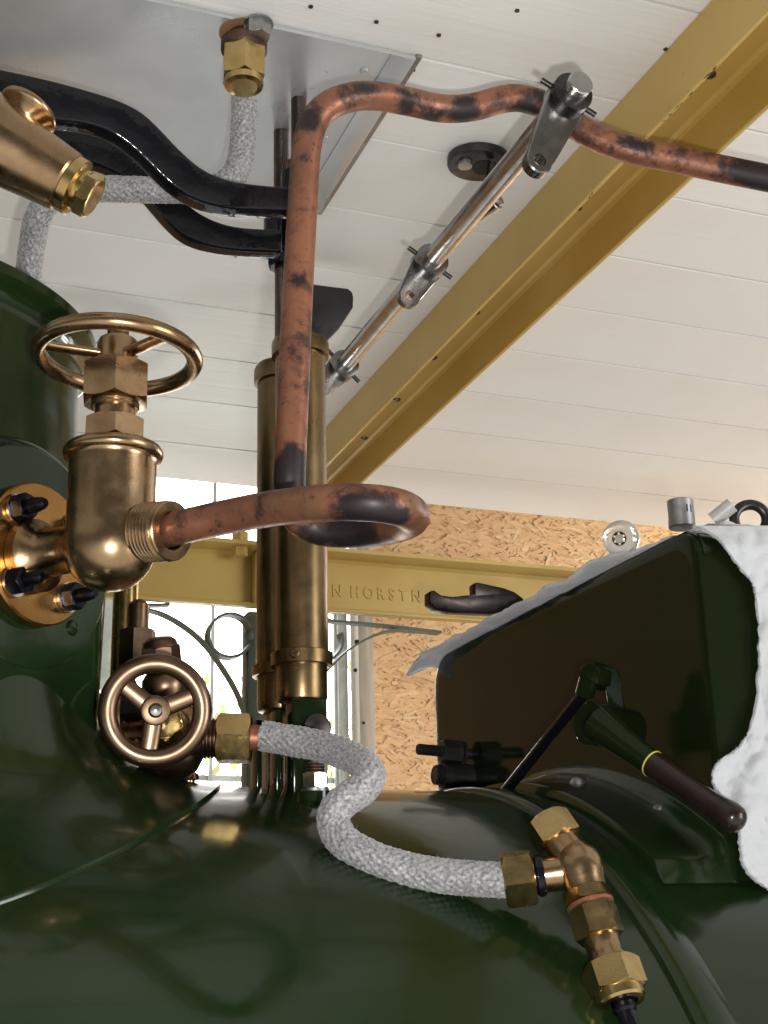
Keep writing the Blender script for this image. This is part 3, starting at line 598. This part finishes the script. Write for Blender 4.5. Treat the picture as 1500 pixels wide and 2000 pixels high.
part('outlet_nut', G().hexa(P(425, 1442, .985), oa, .0335, .0245, .0, ref=-EY), brass, gv)
part('pipe_stub', G().lathe([(0, .0092), (.02, .0092)], P(482, 1441, .985), oa, 28), copper, gv)
# inlet towards casing and bolts behind the wheel
ib = P(262, 1440, 1.0); part('inlet_neck', G().tube([bc, ib, P(225, 1442, 1.01)], .0125, 28), bronze_dark, gv)
part('inlet_flange', G().lathe([(0, .030), (.007, .030)], P(238, 1400, 1.0), V((.9, -.45, 0)), 40), bronze, gv); part('flange_bolt', G().hexa(P(246, 1385, .985), V((.8, -.6, 0)), .0165, .011), black_bolt, gv); part('washer', G().lathe([(0, .0098), (.0018, .0098)], P(242, 1385, .985), V((.8, -.6, 0)), 24), steel, gv)
part('flange_bolt', G().lathe([(0, .008), (.01, .0075), (.014, .004)], P(246, 1462, .985), V((.8, -.6, 0)), 24), bronze, gv)
# bronze unions seen through the wheel
q = P(322, 1345, 1.06); t = thing('rear_union', 'dark bronze hexagon union standing behind the small handwheel', 'pipe union', q)
ua = (P(318, 1240, 1.06) - P(330, 1350, 1.06)).normalized()
part('lower_body', G().lathe([(-.022, .0100), (-.014, .0125), (-.006, .0160), (.002, .0178), (.008, .0170), (.012, .0140), (.014, .0110)], q, ua, 36), bronze_dark, t); part('cap_nut', G().hexa(q + ua * .0135, ua, .0290, .020, .35, n=8), bronze_dark, t); part('cap_dome', G().lathe([(0, .0140), (.004, .0128), (.007, .0090), (.008, .001)], q + ua * .0333, ua, 32), bronze_dark, t)
q = P(268, 1290, 1.1); t = thing('pillar_union', 'dark bronze stepped union between the green casing and the rear union', 'pipe union', q)
part('lower_nut', G().hexa(q - EZ * .005, EZ, .026, .030, .1), bronze_dark, t); part('upper_stem', G().lathe([(0, .0085), (.022, .0085), (.026, .005)], q + EZ * .024, EZ, 24), bronze_dark, t)
q = P(244, 1215, 1.12); o = part('gauge_pillar', G().lathe([(-.07, .0105), (.05, .0105)], q, EZ, 32), brass); tag(o, 'plain brass pillar at the edge of the green casing under the large valve', 'pillar')
# ------------------------------------------------------------------ tee fitting on the barrel
tee = thing('tee_fitting', 'polished bronze tee with brass hexagon nuts lying on the green barrel', 'pipe fitting', P(1130, 1760, .86))
T0 = P(1132, 1700, .853)
up = P(1085, 1630, .872); dn = P(1215, 1955, .800); lf = P(1000, 1718, .855)
au = (up - T0).normalized(); ad = (P(1160, 1790, .835) - T0).normalized(); al = (lf - T0).normalized()
part('tee_body', G().lathe([(-.0165, .009), (-.013, .0120), (-.0085, .0148), (-.002, .0158), (.004, .0152), (.009, .0138), (.0132, .0132)], T0, ad, 40), bronze, tee)
part('tee_neck', G().lathe([(.004, .0128), (.034, .0112)], T0, au, 36), bronze, tee); part('side_neck', G().lathe([(.006, .0112), (.034, .0104)], T0, al, 36), bronze, tee)
part('top_nut', G().hexa(T0 + au * .0225, au, .0270, .0185, .45), brass, tee); part('seal_ring', G().lathe([(0, .0092), (.0012, .0115), (.003, .0115)], T0 + au * .0195, au, 32), bronze_dark, tee)
part('side_nut', G().hexa(T0 + al * .0285, al, .0315, .0195, 0.1, ref=-FWD), brass, tee); part('side_seal', G().lathe([(0, .0118), (.002, .0130), (.0045, .0130), (.006, .011)], T0 + al * .0222, al, 32), black, tee)
c = T0 + ad * .0130
part('hex_shoulder', G().hexa(c, ad, .0258, .0085, .35), brass, tee)
part('copper_washer', G().lathe([(0, .0132), (.0006, .0148), (.0026, .0148), (.0032, .0132)], c + ad * .0086, ad, 40), copper, tee)
part('check_valve_body', G().hexa(c + ad * .0116, ad, .0270, .0195, .35), brass, tee)
c2 = c + ad * .0311; a2 = (dn - c2).normalized()
part('neck', G().lathe([(0, .0130), (.001, .0112), (.006, .0108), (.012, .0112), (.0145, .0122), (.017, .0122)], c2, a2, 36), bronze, tee)
c3 = c2 + a2 * .0165
part('union_nut', G().hexa(c3, a2, .0315, .0185, .15), brass, tee)
part('nut_end', G().lathe([(0, .0150), (.005, .0148), (.0065, .0135), (.0068, .0095), (.004, .009)], c3 + a2 * .0183, a2, 40), brass, tee)
cs = c3 + a2 * .0195
o = part('cable', G().tube(resample(cat([cs, cs + a2 * .02, cs + a2 * .04 - EZ * .004, cs + a2 * .08 - EZ * .03], 8), .003), .0056, 20), black); tag(o, 'black capillary tube leaving the lowest brass nut at the bottom edge', 'tube')
part('ferrule', G().lathe([(0, .0072), (.008, .0072), (.0095, .006)], cs + a2 * .002, a2, 28), black_bolt, tee)
# ------------------------------------------------------------------ rocker shaft with levers
s0 = P(1136, 160, .985); sX, sZ = s0.x, s0.z
def shY(px, py): q = P(px, py, 1) - CAM; return q.y * (sX / q.x)
Ye = s0.y; Yf = 1.312
rs = thing('rocker_shaft', 'polished steel rod with three short hanging crank arms under the white boards', 'shaft', (sX, (Ye + Yf) / 2, sZ))
part('rod', G().lathe([(0, .0088), (.0008, .0096), (Yf - Ye, .0096)], V((sX, Ye, sZ)), EY, 40), steel, rs, sharp=30)
for i, (off, tgt) in enumerate(((.022, (1050, 318)), (None, (798, 580)), (None, (622, 760)))):
    Yl = Ye + off if off else (shY(836, 468) if i == 1 else shY(668, 650))
    c = V((sX, Yl, sZ)); eye = onY(tgt[0], tgt[1], Yl); d = (eye - c); L = d.length; d.normalize(); n = d.cross(EY).normalized(); tk = .016 if i == 0 else .014
    rA, rB, rH = .0158, .0102, .0050; N = 48; outer = []; inner = []
    for q in range(N):
        a = 2 * math.pi * q / N; u = d * math.cos(a) + n * math.sin(a)      # outline = hull of two discs, walked round the eye
        inner.append(eye + u * rH)
        b_ = math.acos(max(-1, min(1, (rA - rB) / L))); aa = a if a <= math.pi else a - 2 * math.pi; lim = math.pi - b_
        if abs(aa) <= lim: outer.append(eye + u * rB)
        else:
            t = (abs(aa) - lim) / (math.pi - lim); sg = 1 if aa > 0 else -1
            if t < .55: e1 = eye + (d * math.cos(lim) + n * math.sin(lim) * sg) * rB; e2 = c + (d * math.cos(lim) + n * math.sin(lim) * sg) * rA; outer.append(e1.lerp(e2, t / .55))
            else: ang = lim + (math.pi - lim) * (t - .55) / .45; outer.append(c + (d * math.cos(ang) + n * math.sin(ang) * sg) * rA)
    f0 = -EY * (tk / 2 - .004); f1 = EY * (tk / 2 - .002); sc = lambda p, k: p + (p - (eye if (p - eye).length < rB + .001 else c)).normalized() * k
    g = G().rings([[p + f0 for p in inner], [sc(p, -.001) + f0 for p in outer], [p + f0 + EY * .001 for p in outer], [p + f1 - EY * .001 for p in outer], [sc(p, -.001) + f1 for p in outer], [p + f1 for p in inner]], True)
    arm = part('crank_arm', g, steel_arm, rs, sharp=30)
    part('boss', G().lathe([(0, .0120), (.0008, .0155), (tk + .003, .0158), (tk + .004, .0150)], c - EY * (tk / 2 + .003), EY, 40), steel_dark if i == 0 else steel_arm, arm, sharp=30)
    part('taper_pin', G().tube([c - n * .024 - EY * .002, c + n * .024 - EY * .002], .0022, 14), steel_dark, arm)
# ceiling flange with arm
q = onZ(935, 313, H - .004); cf = thing('ceiling_flange', 'dark oval flange bolted to the boards behind the polished rod', 'flange', q)
ring = [(math.cos(2 * math.pi * k / 48) * .032, math.sin(2 * math.pi * k / 48) * .028) for k in range(48)]
part('plate', G().prism([V((q.x + a, q.y + b, H - .011)) for a, b in ring], V((0, 0, .010))), steel_dark, cf, bevel=.0015)
part('socket', G().lathe([(0, .0125), (.0004, .0125)], V((q.x + .006, q.y, H - .0116)), EZ, 28), dark_hole, cf)
qq = onZ(908, 319, H - .012); part('bolt_head', G().lathe([(0, .0070), (.003, .0076), (.0045, .0076)], V((qq.x, qq.y, H - .0157)), EZ, 24), steel_dull, cf)
a0 = P(962, 335, 1.33); a1 = P(953, 402, 1.325)
part('drop_arm', G().tube([a0 + EZ * .01, a0.lerp(a1, .5), a1 - EZ * .004], [.004, .006, .0082], 16), steel_dark, cf); part('pin', G().lathe([(-.010, .0080), (-.009, .0090), (.012, .0090), (.013, .0082)], a1 - V((.002, 0, .003)), V((.45, -.85, .2)), 24), steel, cf); part('pin_cap', G().lathe([(0, .006), (.003, .0055), (.004, .003)], a1 + V((.005, -.012, 0)), V((.45, -.85, .2)), 20), steel_dull, cf)
# black bearing bracket
g = G(); Yp = 1.314
pl = [onY(px, py, Yp) for px, py in ((560, 548), (680, 563), (689, 570), (691, 580), (690, 600), (664, 640), (640, 664), (560, 668))]
bb = part('bearing_bracket', g.prism(pl, EY * .012), black_iron, bevel=.002); tag(bb, 'matt black bracket plate holding the far end of the polished rod', 'bracket')
# ------------------------------------------------------------------ tank / chute on the barrel
Yn, Yf2, ztop = .836, 1.352, CAM.z + .3045
tank = thing('saddle_tank', 'dark green box tank with rounded corners sitting astride the barrel at right', 'tank', (XT + .3, DY, DZ + DR))
def rrect(Ya, Yb, zlo, zhi, r1, r2, n=10):
    out = [(Ya, zlo)]
    for k in range(n + 1): a = math.pi - math.pi / 2 * k / n; out.append((Ya + r1 + r1 * math.cos(a), zhi - r1 + r1 * math.sin(a)))
    for k in range(n + 1): a = math.pi / 2 - math.pi / 2 * k / n; out.append((Yb - r2 + r2 * math.cos(a), zhi - r2 + r2 * math.sin(a)))
    return out + [(Yb, zlo)]
secn = rrect(Yn, Yf2, DZ + .30, ztop, .024, .035)
def shrink(sec, q): cy, cz = DY, ztop - .15; return [(y + (q if y < cy else -q), z - (q if z > cz else 0)) for y, z in sec]
R = [[V((XT + .0, y, z)) for y, z in shrink(secn, .012)], [V((XT + .0, y, z)) for y, z in shrink(secn, .003)], [V((XT + .0012, y, z)) for y, z in shrink(secn, .0008)], [V((XT + .004, y, z)) for y, z in secn], [V((XT + .6, y, z)) for y, z in secn]]
part('tank_shell', G().rings(R), green_tank, tank, sharp=35)
part('top_seam', G().rings([[V((x, y, z)) for y, z in shrink(secn, -.0012)][1:-1] for x in (XT + .0045, XT + .0075)], cap=False), green_tank, tank)
# studs at the far lower corner of the tank face
for px, py, wh, rad, Ls in ((815, 1463, 'upper', .0056, .082), (848, 1513, 'lower', .0100, .060)):
    e0 = P(px, py, 1.36); sd_ = V((1, 0, -.06)).normalized(); s_t = thing('tank_stud', wh + (' thin' if rad < .008 else ' thick') + ' black stud bolt sticking out left of the green tank face', 'bolt', e0)
    part('stud', G().lathe([(0, rad - .001), (.001, rad), (Ls, rad)], e0, sd_, 24), black_iron, s_t)
    if rad < .008: part('nut', G().hexa(e0 + sd_ * .026, sd_, .0215, .021, .3), black_iron, s_t); part('washer', G().lathe([(0, .0125), (.003, .0125)], e0 + sd_ * .0475, sd_, 28), black_iron, s_t)
    else: part('collar', G().lathe([(0, .0125), (.001, .0135), (.034, .0135), (.035, .0125)], e0 + sd_ * .008, sd_, 32), black_iron, s_t)
# operating lever
ol = thing('damper_lever', 'dark operating lever with a brown rounded grip in front of the green tank face', 'lever', P(1175, 1420, 1.03))
bq = P(1160, 1415, 1.035); bx_ = V((1, .25, 0)).normalized()
part('pivot_boss', G().lathe([(0, .0155), (.001, .0165), (.048, .0165), (.049, .0155)], P(1150, 1412, 1.03), V((.95, .33, -.04)), 40), green_tank, ol); part('pivot_pin', G().lathe([(0, .006), (.003, .005)], P(1150, 1416, 1.029), V((-.95, -.33, 0)), 20), black, ol)
h0 = P(1165, 1410, 1.02); h1 = P(1275, 1492, .985); h2 = P(1432, 1598, .93)
part('arm', G().tube([h0, h0.lerp(h1, .5), h1], [.0142, .0108, .0092], 28), green_tank, ol)
hd = (h2 - h1).normalized(); Lh = (h2 - h1).length
part('grip', G().lathe([(0, .0098), (.002, .0098), (Lh * .4, .0086), (Lh * .75, .0088), (Lh - .010, .0096), (Lh - .002, .0105), (Lh + .003, .0097), (Lh + .006, .0076), (Lh + .008, .004), (Lh + .0085, .0005)], h1, hd, 32), handle_mat, ol)
part('paint_mark', G().lathe([(0, .0101), (.0012, .0101)], h1 - hd * .001, hd, 30), yellow_mark, ol)
k0 = P(1165, 1312, 1.05)
part('upper_link', G().prism([P(1175, 1300, 1.05), P(1208, 1305, 1.05), P(1222, 1390, 1.05), P(1190, 1392, 1.05)], V((.006, .010, 0))), green_tank, ol, bevel=.0015)
part('link_nut', G().hexa(P(1150, 1318, 1.045), V((.9, .4, 0)), .018, .022, .3), green_tank, ol); part('link_fork', G().tube([P(1150, 1325, 1.045), P(1142, 1355, 1.05)], .0075, 16), green_tank, ol)
part('pull_rod', G().tube([P(1144, 1350, 1.052), P(985, 1548, 1.135)], .0046, 16), black, ol)
# ------------------------------------------------------------------ towel over the tank
edge = [(1352, 1030), (1378, 1036), (1410, 1062), (1444, 1108), (1470, 1140), (1476, 1170), (1482, 1240), (1480, 1340), (1466, 1420), (1440, 1462), (1400, 1492), (1392, 1530), (1415, 1560), (1440, 1600), (1444, 1640), (1452, 1690), (1478, 1722), (1520, 1745), (1560, 1765)]
def rag(a, b, s=1): return (noise.noise(V((a * 45, b * 45, 3.1))) * .75 + noise.noise(V((a * 150, b * 150, 7))) * .25) * s
rows = []
# across the top, far edge to near
nT = 90
for i in range(nT + 1):
    t = i / nT; Y = Yf2 + .012 - t * (Yf2 + .012 - Yn - .02); row = []
    ov = .010 + .016 * max(0, 1 - t * 4) - .05 * max(0, (t - .62) / .38) ** 1.5 + .008 * rag(Y, 1.0)
    for j in range(60):
        s = (j / 59) ** 1.6; X = XT - ov + s * .5
        z = ztop + .0025 + .008 * (.5 + rag(Y * .7, X * .7)) + .004 * (1 - s)
        if Y > Yf2 - .03: z -= (Y - Yf2 + .03) ** 2 * 9
        if X < XT: z -= (XT - X) * .45
        row.append(V((X, Y, z)))
    rows.append(row)
g = G(); n = 60; g.add([p for r in rows for p in r], [(i * n + j, i * n + j + 1, (i + 1) * n + j + 1, (i + 1) * n + j) for i in range(nT) for j in range(n - 1)])
ec = cat([V((x, y, 0)) for x, y in edge], 8); rows2 = []
for i, e in enumerate(ec):
    t = i / (len(ec) - 1); row = []
    py = e.y; ex = e.x + 5 * rag(i * .05, 2.2)
    for j in range(60):
        s = (j / 59) ** 1.5; px = ex + s * (1800 - ex)
        Yp = Yn - .004 - .004 * (1 + rag(px / 900, py / 900)) - .010 * max(0, (py - 1440) / 250) * (1 + noise.noise(V((px / 70, py / 200, 1)))) - .012 * max(0, noise.noise(V((px / 75 + py / 400, py / 260, 5)))) - .004 * noise.noise(V((px / 30, py / 60, 9)))
        if t < .12: Yp += (.12 - t) / .12 * .02
        row.append(onY(px, py, Yp))
    rows2.append(row)
b = len(g.v); m2 = len(rows2)
g.add([p for r in rows2 for p in r], [(i * n + j, i * n + j + 1, (i + 1) * n + j + 1, (i + 1) * n + j) for i in range(m2 - 1) for j in range(n - 1)])
tw = part('towel', g, cloth, sharp=90); tag(tw, 'white fluffy towel draped over the green tank with ragged edges', 'towel')
sd = tw.modifiers.new('thickness', 'SOLIDIFY'); sd.thickness = .003; sd.offset = 0
g = G(); rnd = random.Random(11)
allr = [(rows, nT + 1), (rows2, m2)]
for rws, mm in allr:
    for i in range(34000 if rws is rows2 else 14000):
        a = rnd.randrange(mm - 1); jj = min(57, int(58 * rnd.random() ** 1.6)); 
        if rnd.random() < .25: jj = 0
        p = rws[a][jj].lerp(rws[a + 1][jj], rnd.random()).lerp(rws[a][jj + 1], rnd.random()); nn = -EY if rws is rows2 else (EZ * .7 - EX * .5)
        d = (nn + V((rnd.gauss(0, .7), rnd.gauss(0, .5), rnd.gauss(0, .7)))).normalized(); L = rnd.uniform(.0010, .0026); s_ = d.cross(V((.3, .5, .8))).normalized() * .0002
        g.add([p - s_, p + s_, p + d * L], [(0, 1, 2)])
part('pile', g, cloth, tw, kind='stuff', smooth=False)
# small tools on the tank
p = onX(1333, 1026, XT + .035); zt_ = ztop + .004
def set_on(px, py, X): q = onX(px, py, X); return q
q = onX(1332, 1027, XT + .028); hS = .0225
so = thing('socket', 'grey steel wrench socket standing upright on the tank corner', 'socket', q)
part('shell', G().lathe([(0, .0100), (.0008, .0108), (hS, .0110), (hS + .0008, .0104), (hS + .0008, .0070), (hS - .008, .0068)], q - EZ * .002, EZ, 40), steel_dull, so, sharp=30)
for a in (-75, -95, -20):
    a = math.radians(a); d = V((math.cos(a), math.sin(a), 0)); part('size_mark', G().box(q + d * .0110 + EZ * .012, .0002, .0012, .006, d, EZ.cross(d), EZ), steel_dark, so)
q = onX(1393, 1016, XT + .07); cy = part('plastic_sleeve', G().lathe([(0, .0066), (.020, .0066), (.0203, .0060), (.006, .0056)], q, V((.45, -.50, .42)), 32), ptfe); tag(cy, 'short white plastic sleeve lying tilted between socket and dark ring', 'sleeve')
part('ink_mark', G().box(q + V((.002, -.0066, .001)), .006, .0004, .003), blue_ink, cy)
q = onX(1466, 1018, XT + .10)
rg = thing('ring_spanner', 'dark steel ring end of a spanner lying on the towel at the right edge', 'spanner', q)
rx = V((.96, -.2, .1)).normalized(); rc_ = [q + V((0, 0, .001)) + rx * (.0145 * math.cos(2 * math.pi * k / 40)) + EZ * (.0135 * math.sin(2 * math.pi * k / 40)) for k in range(40)]
part('ring', G().tube(rc_, .0045, 14, True), steel_dark, rg); part('shank', G().tube([q + rx * .015 - EZ * .008, q + rx * .05 - EZ * .012, q + rx * .12 - EZ * .014], [.006, .0055, .005], 14), steel_dark, rg)
q = onX(1212, 1052, XT + .02)
kn = thing('driver_handle', 'milky clear round screwdriver handle end resting on the tank top', 'handle', q); kd = (CAM - q + RIGHT * -.12).normalized()
part('grip', G().lathe([(-.045, .012), (-.02, .0155), (-.006, .0162), (.003, .0155), (.009, .0115), (.0105, .008)], q, kd, 40), knob_mat, kn); part('end_insert', G().lathe([(0, .0062), (.0015, .0062), (.0018, .0052), (.0006, .0035)], q + kd * .0095, kd, 24), steel_dark, kn)
for k_ in range(6):
    a = 2 * math.pi * k_ / 6; x, y, z = frame(kd); part('facet', G().box(q + kd * .0108 + (x * math.cos(a) + y * math.sin(a)) * .0045, .0016, .0016, .0012, x, y, z), brass, kn)
# dark clamp jaw against the gold cross member
dz = 1.43
out = [(838, 1155), (848, 1152), (862, 1162), (885, 1165), (927, 1160), (926, 1138), (935, 1137), (985, 1148), (1006, 1156), (1022, 1168), (1030, 1190), (985, 1199), (930, 1197), (880, 1195), (850, 1190), (838, 1178)]
cj = part('spanner_jaw', G().prism([P(x, y, dz) for x, y in out], EY * .014), jaw_m, bevel=.0014, bseg=2); tag(cj, 'dark open spanner jaw poking out past the towel in front of the gold angle', 'spanner')
bpy.context.view_layer.update()
